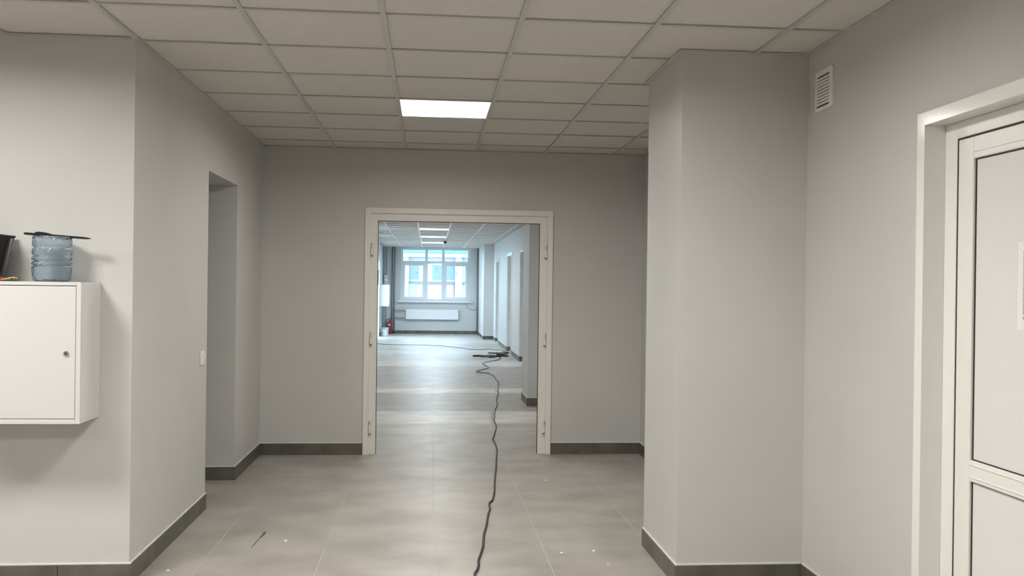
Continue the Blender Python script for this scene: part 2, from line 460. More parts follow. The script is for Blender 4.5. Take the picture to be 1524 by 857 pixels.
# ------------------------------------------------------------------ ceilings
def ceiling_field(root, xs, ys, holes, lim, indiv, ztile=CEIL+0.005, zgrid=CEIL-0.002, gm='grid'):
    X0, X1, Y0, Y1 = lim
    fl = 0.012
    shared = {}
    for i in range(len(xs)-1):
        for j in range(len(ys)-1):
            if (i, j) in holes: continue
            x0, x1, y0, y1 = max(xs[i], X0), min(xs[i+1], X1), max(ys[j], Y0), min(ys[j+1], Y1)
            if x1-x0 < .03 or y1-y0 < .03: continue
            key = (round(x1-x0, 3), round(y1-y0, 3))
            if key not in shared:
                a, b = key
                o = MB().box(-a/2+.004, a/2-.004, -b/2+.004, b/2-.004, 0, 0.012).build('ceiling_tile', M['tile'], root)
                shared[key] = o.data
                o.matrix_parent_inverse = Matrix()
            else:
                o = bpy.data.objects.new('ceiling_tile', shared[key]); COL.objects.link(o); o.parent = root
            # mineral boards sag and sit slightly unevenly
            o.location = Vector(((x0+x1)/2, (y0+y1)/2, ztile + random.uniform(0, .0015))) - root.location
    for xx in xs:
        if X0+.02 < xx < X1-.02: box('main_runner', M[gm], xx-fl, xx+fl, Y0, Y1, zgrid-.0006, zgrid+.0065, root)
    for yy in ys:
        if Y0+.02 < yy < Y1-.02: box('cross_tee', M['grid'], X0, X1, yy-fl, yy+fl, zgrid, zgrid+.0062, root)

NX = [-0.215 + 0.6*k for k in range(-4, 5)]
NY = [4.6104 + 0.6*j for j in range(-4, 7)]
ceil_h = box('ceiling', M['grid_back'], -6.7, XR+RT, -4.2, YW2, CEIL+.05, CEIL+.12, kind='structure',
             label='suspended tile ceiling of the near hall', cat='ceiling')
# light positions (cell indices)
near_hole = [(4, 6), (4, 1), (0, 1)]
ceiling_field(ceil_h, NX, NY, set(near_hole) | {(i, j) for i in range(0, 2) for j in range(4, 11)}, (NX[0], XR, NY[0], YW), True)
# narrow tiles between the left wall and the first runner beyond the corner
for j in range(4, 10):
    y0, y1 = max(NY[j], YA), min(NY[j+1], YW)
    if j == 4: y0 = NY[4]
    x0, x1 = XL, NX[2]
    # the runner lies almost on the wall line, so this strip is a thin slip only
    if x1 - x0 > 0.002: box('ceiling_slip', M['tile'], x0, x1, y0, y1, CEIL+.005, CEIL+.017, ceil_h)
# remaining ceiling of the hall (behind the viewer and far to the left), tiles joined
b = MB()
kx = -6.515
hall_lights = [(-2.315, 3.1104), (0.085, 3.1104), (-4.715, 3.1104), (0.085, 0.1104), (-2.315, 0.1104)]
for i in range(15):
    for j in range(15):
        x0 = -6.515 + .6*i; y0 = 4.6104 - .6*(j+1)
        x1, y1 = min(x0+.6, XR), y0+.6
        if x0 >= NX[0]-.01 and y0 >= NY[0]-.01: continue
        if any(abs((x0+.3)-lx) < .1 and abs((y0+.3)-ly) < .1 for lx, ly in hall_lights): continue
        b.box(x0+.006, x1-.006, y0+.006, y1-.006, CEIL+.005, CEIL+.017)
b.build('tile_field', M['tile'], ceil_h, kind='stuff')
b = MB()
for i in range(15): b.box(-6.515+.6*i-.012, -6.515+.6*i+.012, -4.0, NY[0], CEIL-.002, CEIL+.0045)
for j in range(5, 15): b.box(-6.5, XR, 4.6104-.6*j-.012, 4.6104-.6*j+.012, CEIL-.002, CEIL+.0045)
for j in range(0, 5): b.box(-6.5, NX[0], 4.6104-.6*j-.012, 4.6104-.6*j+.012, CEIL-.002, CEIL+.0045)
b.build('grid_field', M['grid'], ceil_h, kind='stuff')
# wall angles round the edge
b = MB()
for q in ((XL, XL+.022, YA, YW), (XR-.022, XR, -4, PY0), (XR-.022, XR, PY1, YW), (PX0-.022, PX0, PY0-.022, PY1+.022), (PX0, XR-.022, PY0-.022, PY0), (PX0, XR-.022, PY1, PY1+.022),
          (XL, XR, YW-.022, YW), (-6.5, XL+.022, YA-.022, YA)):
    b.box(*q, CEIL-.004, CEIL+.003)
b.build('wall_angle', M['grid'], ceil_h)
box('ceiling', M['wall'], -3.55, XL-RT, OP0-.15, OP1+.15, CEIL-.05, CEIL, kind='structure', label='plain ceiling inside the left passage', cat='ceiling')

FXS = [-0.235 + 0.62*k for k in range(-3, 6)]
FYS = [18.77 - 0.6*k for k in range(18, 0, -1)] + [18.77 + 0.6*k for k in range(0, 17)]
far_root = box('ceiling', M['grid_back'], FXL-RT, wx+.25, YW2, YE+.3, CEIL+.05, CEIL+.12, kind='structure',
               label='suspended tile ceiling of the corridor beyond the doorway', cat='ceiling')
far_lights_y = [9.17, 12.77, 15.77, 18.77, 21.77, 24.77]
far_holes = set()
for ly in far_lights_y:
    jj = min(range(len(FYS)), key=lambda j: abs(FYS[j]-ly)); far_holes.add((3, jj))
ceiling_field(far_root, FXS, FYS, far_holes, (FXL, FXR, YW2, YE), True, gm='grid_daylit')
box('tile_field', M['tile'], FXR+RT, wx, YW2, YE, CEIL+.005, CEIL+.017, far_root, kind='stuff')
b = MB()
for q in ((FXL, FXL+.022, YW2, YE), (FXR-.022, FXR, YW2, 25.29), (FXL, FXR, YW2, YW2+.022), (FXL, 1.475, YE-.022, YE)):
    b.box(*q, CEIL-.004, CEIL+.003)
b.build('wall_angle', M['grid'], far_root)

# ------------------------------------------------------------------ ceiling lights
def ceiling_light(cx, cy, wx_, wy_, label, group, watts=LAMP_HALL, lcol=LAMP_COL):
    t = empty('ceiling_light', (cx, cy, CEIL), label, 'light', group)
    x0, x1, y0, y1 = cx-wx_/2+.006, cx+wx_/2-.006, cy-wy_/2+.006, cy+wy_/2-.006
    f = MB(); e = .008
    z0, z1 = CEIL-.001, CEIL+.012
    f.box(x0, x0+e, y0, y1, z0, z1).box(x1-e, x1, y0, y1, z0, z1).box(x0+e, x1-e, y0, y0+e, z0, z1).box(x0+e, x1-e, y1-e, y1, z0, z1)
    f.build('frame', M['white'], t)
    box('diffuser', M['diffuser'], x0+e, x1-e, y0+e, y1-e, CEIL+.001, CEIL+.006, t)
    ld = bpy.data.lights.new('panel_light', 'AREA')
    ld.shape = 'RECTANGLE'; ld.size = x1-x0-2*e; ld.size_y = y1-y0-2*e
    ld.energy = watts; ld.color = lcol; ld.spread = LAMP_SPREAD
    lo = bpy.data.objects.new('panel_light', ld); COL.objects.link(lo)
    lo.parent = t; lo.location = (0, 0, -.0015)
    return t
ceiling_light(0.085, 6.1104, .6, .6, 'square lit ceiling panel in the near ceiling before the doorway', 'ceiling light panels', LAMP_DOOR)
places = {(-2.315, 3.1104): 'lit ceiling panel outside the frame above the white cabinet', (0.085, 3.1104): 'lit ceiling panel just ahead of and above the viewer',
          (-4.715, 3.1104): 'lit ceiling panel outside the frame farthest left of the viewer', (0.085, 0.1104): 'lit ceiling panel right above the viewer',
          (-2.315, 0.1104): 'lit ceiling panel above and left of the viewer'}
for (lx, ly), lb in places.items(): ceiling_light(lx, ly, .6, .6, lb, 'ceiling light panels')
ords = ['first', 'second', 'third', 'nearest visible', 'middle visible', 'farthest visible']
for i, ly in enumerate(far_lights_y):
    j = min(range(len(FYS)), key=lambda q: abs(FYS[q]-ly))
    ceiling_light(FXS[3]+.31, FYS[j]+.3, .62, .6, ('lit panel in the corridor ceiling hidden by the door head, %s from the doorway' if i < 3 else '%s lit panel of the corridor ceiling seen through the doorway') % ords[i], 'corridor light panels', LAMP_CORR[i], LAMP_COL if i < 4 else LAMP_COOL)
# dark dome on the corridor ceiling
t = empty('ceiling_dome', (0.379, 23.78, CEIL), 'small dark dome hanging from the corridor ceiling near the far window', 'sensor')
MB().cyl((.379, 23.78, CEIL-.03), (.379, 23.78, CEIL-.002), .045, 20).build('base_ring', M['sticker'], t)
MB().lathe([(.042, -.03), (.040, -.05), (.028, -.068), (.012, -.076), (0, -.078)], (.379, 23.78, CEIL), 20).build('dome', M['black'], t, True)

# ------------------------------------------------------------------ double doorway frame (no leaves)
d1 = empty('door_1', (0.25, YW, 0), 'white double door frame without leaves, hinges on both jambs', 'door frame', kind='structure')
oL, oR, oT = -0.553, 1.060, 2.108
sL, sR, sT = -0.509, 1.014, 2.062
iL, iR, iT = -0.446, 0.948, 2.000
pr = 0.018
for pts in ([(oL, 0.001), (sL, 0.001), (sL, sT), (oL, oT)], [(oR, .001), (oR, oT), (sR, sT), (sR, .001)], [(oL, oT), (sL, sT), (sR, sT), (oR, oT)]):
    MB().prism(pts, 'Y', YW-pr, YW).build('casing', M['frame_white'], d1)
fd0, fd1 = YW+0.004, YW+0.066
for pts in ([(sL, 0.001), (iL, 0.001), (iL, iT), (sL, sT)], [(sR, .001), (sR, sT), (iR, iT), (iR, .001)], [(sL, sT), (iL, iT), (iR, iT), (sR, sT)]):
    MB().prism(pts, 'Y', fd0, fd1).build('jamb', M['frame_white'], d1)
g = .005
for q in ((iL, iL+g, .002, iT), (iR-g, iR, .002, iT), (iL+g, iR-g, iT-g, iT)):
    box('gasket', M['gasket'], q[0], q[1], YW+0.004, YW+0.03, q[2], q[3], d1)
box('strike_plate', M['gasket'], iL+.0001, iL+.008, YW+.03, YW+.052, 1.449, 1.576, d1, label='dark strike plate')
for hx in (-0.492, 0.998):
    for hz in (1.742, 0.982, 0.222):
        y0 = fd0
        h = MB().box(hx-.012, hx+.012, y0-.030, y0, hz-.038, hz+.022, .004, 2).build('hinge', M['frame_white'], d1)
        b = MB().cyl((hx, y0-.020, hz+.022), (hx, y0-.020, hz+.075), .005, 10)
        b.box(hx-.010, hx+.010, y0-.026, y0, hz+.034, hz+.044, .002).box(hx-.010, hx+.010, y0-.026, y0, hz+.062, hz+.072, .002)
        b.build('hinge_pin', M['frame_white'], h)
        box('bottom_cap', M['steel'], hx-.009, hx+.009, y0-.026, y0, hz-.046, hz-.038, h)

# white casings round the openings in the corridor wall
for i, (a, b, z) in enumerate(OPN):
    dd = empty('door_%d' % (i+3), (FXR, a, 0), 'white cased door opening in the right corridor wall, %s from the doorway' % ('first', 'second', 'third', 'fourth', 'fifth')[i], 'door opening', kind='structure')
    c = .07
    box('casing', M['gloss_white'], FXR-.016, FXR, a-c, a, .0005, z+c, dd, .002)
    box('casing', M['gloss_white'], FXR-.016, FXR, b, b+c, .11, z+c, dd, .002)
    box('casing', M['gloss_white'], FXR-.016, FXR, a, b, z, z+c, dd, .002)

# ------------------------------------------------------------------ white door on the right
d2 = empty('door_2', (XR, 2.8, 0), 'white panelled door in a glossy white casing on the right wall', 'door', kind='structure')
cy1, cy0, cz = DY1+.049, DY0-.049, 2.122
iy1, iy0, iz = DY1-.003, DY0+.003, 2.074
for pts in ([(cy1, .001), (cy1, cz), (iy1, iz), (iy1, .001)], [(cy0, .001), (iy0, .001), (iy0, iz), (cy0, cz)], [(cy1-.0012, cz), (cy0+.0012, cz), (iy0+.0012, iz), (iy1-.0012, iz)]):
    MB().prism(pts, 'X', XR-.014, XR).build('casing', M['gloss_white'], d2)
xr = XR + .069
for q in ((DY1-.003, DY1, .001, iz), (DY0, DY0+.003, .001, iz)):
    box('reveal_lining', M['gloss_white'], XR, xr, q[0], q[1], q[2], q[3], d2)
box('reveal_lining', M['gloss_white'], XR, xr, DY0, DY1, iz, DZ, d2)
fy1, fz = 3.236, 2.013
fy0 = DY0 + .08
for q in ((fy1, DY1-.003, .001, iz), (DY0+.003, fy0, .001, iz), (fy0, fy1, fz, iz)):
    box('door_frame', M['white'], xr, xr+.065, q[0], q[1], q[2], q[3], d2, .002)
# rubber seal between frame and leaf
ly1, ly0, lz = fy1-.009, fy0+.009, fz-.007
for q in ((ly1, fy1, .006, fz), (fy0, ly0, .006, fz), (ly0, ly1, lz, fz)):
    box('seal', M['gasket'], xr+.003, xr+.05, q[0], q[1], q[2], q[3], d2)
leaf = MB()
px1, px0 = 3.134, ly0+.10
x0, x1 = xr+.001, xr+.058
leaf.box(x0, x1, px1, ly1, .008, lz, .004, 2).box(x0, x1, ly0, px0, .008, lz, .004, 2)
zs = [(1.927, lz), (.777, .852), (.008, .16)]
for a, c in zs: leaf.box(x0, x1, px0, px1, a, c, .004, 2)
leaf = leaf.build('leaf_frame', M['white'], d2)
for a, c in ((.852, 1.927), (.16, .777)):
    box('panel', M['panel_white'], x0+.013, x0+.037, px0, px1, a, c, d2)
    gg = .0042
    for q in ((px1-gg, px1, a, c), (px0, px0+gg, a, c), (px0+gg, px1-gg, a, a+gg), (px0+gg, px1-gg, c-gg, c)):
        box('glazing_gasket', M['gasket'], x0+.0095, x0+.014, q[0], q[1], q[2], q[3], d2)
# bead profile lines on the rails
for q in ((1.950, 1.954), (.792, .795), (.836, .839)):
    box('bead', M['white'], x0-.003, x0+.002, px0, px1-.0, q[0], q[1], d2)
# paper taped to the door
pp = empty('paper_notice', (x0+.011, 2.87, 1.33), 'white sheet with a printed grey table taped to the right-hand door', 'paper')
xp = x0 + .0118
py1 = 2.893
box('sheet', M['paper'], xp, xp+.001, py1-.21, py1, 1.327, 1.617, pp)
tb = MB()
xa, xb = xp-.0006, xp+.0002
ty1 = py1 - .026
rows = [1.590, 1.574, 1.556, 1.534, 1.517, 1.493, 1.473, 1.451, 1.433, 1.417, 1.395, 1.378]
for a, c in zip(rows[1:], rows): 
    tb.box(xa, xb, ty1-.0135, ty1-.002, a+.0008, c-.0008)
    tb.box(xa, xb, ty1-.075, ty1-.015, a+.0008, c-.0008)
    tb.box(xa, xb, ty1-.155, ty1-.078, a+.0008, c-.0008)
tb.build('printed_table', M['ink'], pp)
for a in (1.362, 1.602):
    box('printed_row', M['ink_pink'], xa, xb, ty1-.075, ty1-.003, a, a+.011, pp, label='pinkish table row')

# ------------------------------------------------------------------ wall vent
v = empty('wall_vent', (XR, 4.23, 2.31), 'white slotted ventilation grille high on the right wall beside the pier', 'vent')
vy0, vy1, vz0, vz1 = 4.136, 4.322, 2.308, 2.498
f = MB(); xv0, xv1 = XR-.009, XR
f.box(xv0, xv1, vy0, vy0+.03, vz0, vz1).box(xv0, xv1, vy1-.014, vy1, vz0, vz1)
f.box(xv0, xv1, vy0+.03, vy1-.014, vz0, vz0+.016).box(xv0, xv1, vy0+.03, vy1-.014, vz1-.024, vz1)
f.build('frame', M['white'], v)
box('backing', M['dark'], XR-.0015, XR-.0003, vy0+.03, vy1-.014, vz0+.016, vz1-.024, v)
nsl = 10; za, zb = vz0+.016, vz1-.024; pit = (zb-za)/nsl
for i in range(nsl-1):
    z = za + pit*(i+1)
    MB().prism([(xv0+.0008, z-pit*.38), (xv0+.0008, z+pit*.34), (XR-.0016, z+pit*.42), (XR-.0016, z-pit*.30)], 'Y', vy0+.03, vy1-.014).build('slat', M['white'], v)

# ------------------------------------------------------------------ light switch
s = empty('light_switch', (XL, 5.936, .925), 'white light switch on the left wall at the passage corner', 'switch')
box('plate', M['white'], XL, XL+.009, 5.893, 5.980, .932, 1.020, s, .003)
MB().prism([(XL+.009, .945), (XL+.012, .945), (XL+.019, 1.005), (XL+.009, 1.008)], 'Y', 5.906, 5.967).build('rocker', M['white'], s)

# ------------------------------------------------------------------ white wall cabinet
cb = empty('wall_cabinet', (-1.93, YA, .80), 'white metal wall cabinet with small round lock, hung on the left front wall', 'cabinet')
kx0, kx1, ky, kz0, kz1 = -2.33, -1.565, 4.321, .803, 1.443
b = MB()
b.box(kx0, kx1, ky+.02, YA-.0005, kz0, kz1, .002)
e = .021
b.box(kx1-e, kx1, ky, ky+.02, kz0, kz1, .0015).box(kx0, kx0+e, ky, ky+.02, kz0, kz1, .0015)
b.box(kx0+e, kx1-e, ky, ky+.02, kz1-.016, kz1, .0015).box(kx0+e, kx1-e, ky, ky+.02, kz0, kz0+.021, .0015)
b.build('body', M['cab'], cb)
dr = box('door', M['cab'], kx0+e+.003, kx1-e-.003, ky+.003, ky+.019, kz0+.024, kz1-.019, cb, .0015)
box('door_gap', M['dark'], kx0+e, kx1-e, ky+.0192, ky+.02, kz0+.021, kz1-.016, cb)
lk = MB().cyl((-1.627, ky-.006, 1.122), (-1.627, ky+.004, 1.122), .010, 20).build('lock', M['steel'], dr)
box('key_slot', M['black'], -1.6285, -1.6255, ky-.0068, ky-.0055, 1.117, 1.127, lk)

# cut-open bottle on the cabinet
bc = (-1.742, 4.445, kz1)
bo = empty('water_bottle', bc, 'cut-open pale blue plastic water bottle standing on the white cabinet', 'bottle')
prof = [(0, .006), (.045, .010), (.068, .001), (.080, .006), (.083, .03), (.086, .058), (.0855, .068), (.079, .071), (.079, .076), (.0855, .079), (.0855, .090),
        (.079, .093), (.079, .098), (.0855, .101), (.0855, .113), (.079, .116), (.079, .121), (.0855, .125), (.0855, .150), (.079, .155), (.079, .160), (.0855, .165), (.0845, .185), (.0835, .209)]
inner = [(r-.0018, z+.0015) for r, z in prof[::-1] if r > .002] + [(0, .009)]
b = MB(); n = 40
full = prof + [(.0826, .2095)] + inner[1:]
b.lathe(full, bc, n)
# vertical facets on the lower body
for vtx in b.bm.verts:
    z = vtx.co.z - bc[2]; rx, ry = vtx.co.x-bc[0], vtx.co.y-bc[1]
    ang = math.atan2(ry, rx); rr = math.hypot(rx, ry)
    if .012 < z < .062 and rr > .06: k = 1 - .035*max(0, math.cos(ang*10))
    elif z > .126 and rr > .06: k = 1 - .012*math.cos(ang*5+1.3) - .008*math.sin(ang*3+z*60)
    else: k = 1
    vtx.co.x = bc[0] + rx*k; vtx.co.y = bc[1] + ry*k
b.build('body', M['pet'], bo, True)

# black tool lying across the bottle
tl = empty('long_tool', (-1.72, 4.445, 1.655), 'long thin black tool with a humped grip lying across the bottle rim', 'tool')
def tz(x): return 1.6645 - (x + 1.862)*0.0625
b = MB()
ts = [-1.865, -1.858, -1.70, -1.60, -1.585, -1.572]
hw = [.004, .010, .012, .011, .008, .002]; th = [.004, .0058, .0055, .0050, .004, .001]
up, lo = [], []
for x, q in zip(ts, th): up.append((x, tz(x)+q)); 
for x, q in zip(ts, th): lo.append((x, tz(x)-q))
b.prism(up + lo[::-1], 'Y', 4.436, 4.456)
b.build('shaft', M['black'], tl)
hp = [(-1.822, -.004), (-1.815, .008), (-1.806, .013), (-1.785, .0135), (-1.765, .011), (-1.745, .006), (-1.728, .0), (-1.728, -.004)]
b = MB(); b.prism([(x, tz(x)+z) for x, z in hp], 'Y', 4.430, 4.462)
bmesh.ops.bevel(b.bm, geom=b.bm.edges[:], offset=.002, segments=2, affect='EDGES')
b.build('grip', M['black'], tl)

# dark tub at the left picture edge
tb_ = empty('plaster_tub', (-2.12, 4.44, kz1), 'black flared tub cut off by the left picture edge on the cabinet', 'tub')
b = MB()
def ring(cx, cy, hx, hy, z): return [b.bm.verts.new((cx+sx*hx, cy+sy*hy, z)) for sx, sy in ((-1, -1), (1, -1), (1, 1), (-1, 1))]
cx, cy = -2.135, 4.445
rs = [ring(cx, cy, .135, .075, kz1+.001), ring(cx, cy, .183, .10, kz1+.205), ring(cx, cy, .187, .103, kz1+.205), ring(cx, cy, .187, .103, kz1+.214), ring(cx, cy, .178, .095, kz1+.214), ring(cx, cy, .132, .072, kz1+.005)]
fs = [b.bm.faces.new(rs[0][::-1]), b.bm.faces.new(rs[-1])]
for A, B in zip(rs, rs[1:]):
    for i in range(4): fs.append(b.bm.faces.new((A[i], A[(i+1) % 4], B[(i+1) % 4], B[i])))
bmesh.ops.recalc_face_normals(b.bm, faces=fs)
b.build('body', M['black'], tb_)
b = MB()
b.bm.verts.ensure_lookup_table()
b.prism([(cx+.1395, kz1+.016), (cx+.152, kz1+.016), (cx+.190, kz1+.200), (cx+.181, kz1+.200)], 'Y', cy+.045, cy+.07)
b.build('edge_strip', M['steel'], tb_, label='grey metal edge strip')

# little red and brass hand tool
ht = empty('hand_tool', (-1.91, 4.40, kz1), 'small red and brass coloured hand tool lying left of the bottle', 'tool')
z = kz1 + .011
MB().cyl((-2.02, 4.40, z), (-1.946, 4.40, z), .0105, 14).cyl((-1.946, 4.40, z), (-1.936, 4.40, z), .0105, 14, .006).build('grip', M['red'], ht, True)
MB().cyl((-1.9362, 4.40, z), (-1.90, 4.40, z+.002), .005, 12).build('shaft', M['brass'], ht, True)
MB().cyl((-1.90, 4.40, z), (-1.882, 4.40, z), .008, 12, .0105).cyl((-1.882, 4.40, z), (-1.861, 4.40, z+.003), .0105, 12, .002).build('tip', M['olive'], ht, True)
MB().tube([(-1.945, 4.392, kz1+.006), (-1.915, 4.388, kz1+.012), (-1.89, 4.39, kz1+.018), (-1.872, 4.395, kz1+.014)], .003, 8, 4).build('lever', M['brass'], ht, True)

# ------------------------------------------------------------------ cable on the floor
CR = .0068
main = [(0.245, 4.40), (0.245, 4.56), (0.259, 4.689), (0.274, 4.849), (0.314, 5.123), (0.36, 5.567), (0.391, 5.863), (0.41, 6.078), (0.442, 6.23), (0.49, 6.715), (0.538, 7.255), (0.585, 7.827), (0.617, 8.319), (0.619, 8.426), (0.612, 8.703), (0.656, 9.081), (0.708, 9.609), (0.715, 9.996), (0.748, 10.416), (0.785, 10.813), (0.845, 11.306), (0.872, 11.776), (0.950, 12.519), (1.020, 13.454), (1.056, 13.925), (1.044, 14.326), (1.05, 14.861), (0.997, 15.316), (0.804, 15.569), (0.903, 15.922), (1.04, 16.255), (1.063, 16.526), (1.025, 17.017), (1.02, 17.237), (1.069, 17.543), (1.232, 17.869), (1.358, 18.155), (1.428, 18.463), (1.44, 18.72)]
p3 = []
for i, (x, y) in enumerate(main):
    p3.append((x, y, CR+.0004))
    if i < len(main)-1 and y < 15:      # the cable keeps the small kinks of its coil
        x2, y2 = main[i+1]
        p3.append(((x+x2)/2 + random.uniform(-.009, .009), (y+y2)/2, CR+.0004))
o = MB().tube(p3, CR, 8, 5).build('extension_cable', M['rubber'], None, True)
tag(o, 'long dark cable snaking along the floor through the doorway', 'cable')
thin = [(-1.367, 23.101), (-0.95, 22.627), (-0.299, 22.575), (0.268, 22.263), (0.805, 21.484), (0.897, 21.085), (1.235, 21.075), (1.357, 21.312), (1.503, 20.948), (1.652, 20.897), (1.80, 20.72)]
o = MB().tube([(x, y, .007) for x, y in thin], .0065, 6, 6).build('extension_cable', M['pipe'], None, True)
tag(o, 'thin grey cable crossing the corridor floor near the far window', 'cable')
# heap of dark cable and tools by the corridor wall
hp = empty('cable_heap', (1.3, 19.0, 0), 'heap of black cable lying flat on the corridor floor by the right wall', 'cable heap')
def loop(pts, r, lab=None, m_='rubber'):
    MB().tube([(x, y, r+.0008) for x, y in pts], r, 8, 6).build('cable_length', M[m_], hp, True)
loop([(.906, 18.99), (1.048, 19.06), (1.155, 18.96), (1.284, 18.80), (1.419, 18.99), (1.52, 19.05), (1.63, 19.0)], .018)
loop([(1.05, 18.92), (1.16, 18.90), (1.25, 18.73), (1.33, 18.86), (1.37, 19.02), (1.30, 19.10), (1.15, 19.08), (1.09, 19.0)], .016)
loop([(1.285, 19.93), (1.442, 19.87), (1.593, 19.95), (1.71, 20.02)], .014)
loop([(1.44, 19.72), (1.54, 19.80), (1.62, 19.88), (1.71, 19.90), (1.715, 20.0), (1.60, 20.06)], .020)
loop([(1.432, 19.55), (1.54, 19.64), (1.616, 19.50), (1.50, 19.33), (1.475, 19.19), (1.43, 19.10)], .012)
loop([(1.43, 18.72), (1.462, 18.82), (1.50, 19.06), (1.575, 19.37), (1.66, 19.7)], .009)
box('socket_block', M['black'], 1.40, 1.58, 19.13, 19.19, .001, .045, hp, .006)

# plaster crumbs left on the tiles
crumbs = [(.889, 6.867, .008, 'white plaster crumb on the floor right of the cable near the doorway'), (.734, 4.975, .011, 'white plaster crumb in the dusty patch, left of the pair before the pier'),
          (.919, 5.018, .009, 'white plaster crumb nearest the pier on the dusty tiles'), (.950, 4.771, .007, 'white plaster crumb closest to the picture bottom before the pier'),
          (.441, 6.75, .007, 'white plaster crumb touching the cable halfway to the doorway'), (.21, 5.206, .008, 'white plaster crumb left of the cable in the foreground'),
          (-.79, 5.29, .009, 'white plaster crumb right of the black scuff'), (-1.291, 4.772, .008, 'white plaster crumb beside the left baseboard')]
for x, y, r, lb in crumbs:
    b = bmesh.new(); bmesh.ops.create_icosphere(b, subdivisions=1, radius=r)
    for q in b.verts: q.co = Vector((q.co.x*random.uniform(.8, 1.5), q.co.y*random.uniform(.7, 1.3), max(q.co.z*.6, -r*.3)))
    zm = min(q.co.z for q in b.verts)
    k = MB(); k._add(b, Matrix.Translation((x, y, -zm)))
    tag(k.build('plaster_crumb', M['crumb']), lb, 'crumb', 'plaster crumbs on the floor')

# ------------------------------------------------------------------ far window
wn = empty('window_1', (.166, YE, WZ0), 'white six-light window filling the far end wall', 'window', kind='structure')
y0, y1 = YE+.10, YE+.17
tz0, tz1 = 2.117, 2.194
mxs = [(-.145, -.062), (.360, .445)]
f = MB()
f.box(WX0, WX0+.06, y0, y1, WZ0, WZ1).box(WX1-.06, WX1, y0, y1, WZ0, WZ1).box(WX0+.06, WX1-.06, y0, y1, WZ0, WZ0+.06).box(WX0+.06, WX1-.06, y0, y1, WZ1-.05, WZ1)
f.build('frame', M['pvc'], wn)
for a, c in mxs: box('mullion', M['pvc'], a, c, y0, y1, WZ0+.06, WZ1-.05, wn)
cols = [(WX0+.06, mxs[0][0]), (mxs[0][1], mxs[1][0]), (mxs[1][1], WX1-.06)]
for a, c in cols:
    box('transom', M['pvc'], a, c, y0, y1, tz0, tz1, wn)
    box('pane', M['glass'], a, c, y0+.03, y0+.034, tz1, WZ1-.05, wn)
box('pane', M['glass'], cols[1][0], cols[1][1], y0+.03, y0+.034, WZ0+.06, tz0, wn)
for a, c in (cols[0], cols[2]):
    sb = MB(); e = .065
    sb.box(a+.002, a+e, y0-.015, y1-.02, WZ0+.062, tz0-.002).box(c-e, c-.002, y0-.015, y1-.02, WZ0+.062, tz0-.002)
    sb.box(a+e, c-e, y0-.015, y1-.02, WZ0+.062, WZ0+.062+e).box(a+e, c-e, y0-.015, y1-.02, tz0-e, tz0-.002)
    sh = sb.build('sash', M['pvc'], wn)
    box('pane', M['glass'], a+e, c-e, y0+.012, y0+.016, WZ0+.062+e, tz0-e, sh)
for x, z, rx, rz in ((-.30, 2.31, .05, .018), (.99, 2.29, .05, .018), (-.385, 1.83, .02, .055), (.20, 1.97, .02, .05), (.815, 1.83, .035, .045)):
    st = box('pane_sticker', M['sticker'], x-rx/2, x+rx/2, y0+.004, y0+.009, z-rz/2, z+rz/2, wn)
box('window_sill', M['white'], -.958, 1.288, YE-.12, YE+.10, .945, .983, wn, .006)

# radiator, pipes
rd = empty('radiator', (.09, YE, .43), 'long white panel radiator under the far window', 'radiator')
box('panel', M['rad'], -.703, .876, YE-.11, YE-.06, .430, .735, rd, .008)
b = MB()
for i in range(30): b.box(-.69+i*.052, -.655+i*.052, YE-.06, YE-.03, .45, .72)
b.build('fins', M['rad'], rd, kind='stuff')
for x in (-.5, .68): box('bracket', M['steel'], x-.02, x+.02, YE-.03, YE, .46, .70, rd)
pp = empty('heating_pipes', (-1.07, YE, 0), 'pair of grey vertical heating pipes left of the far window', 'pipes')
MB().cyl((-1.125, YE-.06, .002), (-1.125, YE-.06, CEIL-.006), .020, 14).build('riser', M['pipe'], pp, True)
MB().cyl((-1.055, YE-.06, .002), (-1.055, YE-.06, CEIL-.006), .020, 14).build('riser', M['pipe'], pp, True)
MB().tube([(-1.125, YE-.06, .705), (-1.0, YE-.075, .70), (-.80, YE-.085, .695), (-.74, YE-.085, .68), (-.72, YE-.085, .66)], .016, 10, 5).build('branch', M['pipe'], pp, True)
MB().tube([(-1.055, YE-.06, .475), (-.95, YE-.075, .475), (-.80, YE-.085, .472), (-.74, YE-.085, .462), (-.715, YE-.085, .455)], .016, 10, 5).build('branch', M['pipe'], pp, True)
box('clamp', M['duct'], -1.165, -1.015, YE-.085, YE, 1.73, 1.765, pp)
t = empty('heating_pipe', (1.44, YE, 0), 'single dark grey pipe in the corner right of the far window', 'pipe')
MB().cyl((1.442, YE-.06, .002), (1.442, YE-.06, CEIL-.006), .022, 14).build('riser', M['pipe'], t, True)
box('clamp', M['steel'], 1.415, 1.468, YE-.085, YE, 1.50, 1.535, t)
o = MB().tube([(1.10, YE-.02, .93), (1.16, YE-.02, .80), (1.26, YE-.02, .74), (1.36, YE-.025, .735), (1.41, YE-.02, .78), (1.40, YE-.02, .83)], .006, 6, 6).build('loose_wire', M['pipe'], None, True)
tag(o, 'loose grey wire hanging on the end wall right of the sill', 'wire')
t = empty('cable_duct', (-1.35, YE, 0), 'grey vertical cable duct in the corner left of the far window', 'duct')
box('trunk', M['duct'], -1.402, -1.30, YE-.06, YE, .19, CEIL-.005, t, .004)
box('side_strip', M['pipe'], -1.298, -1.285, YE-.03, YE, .19, CEIL-.005, t)
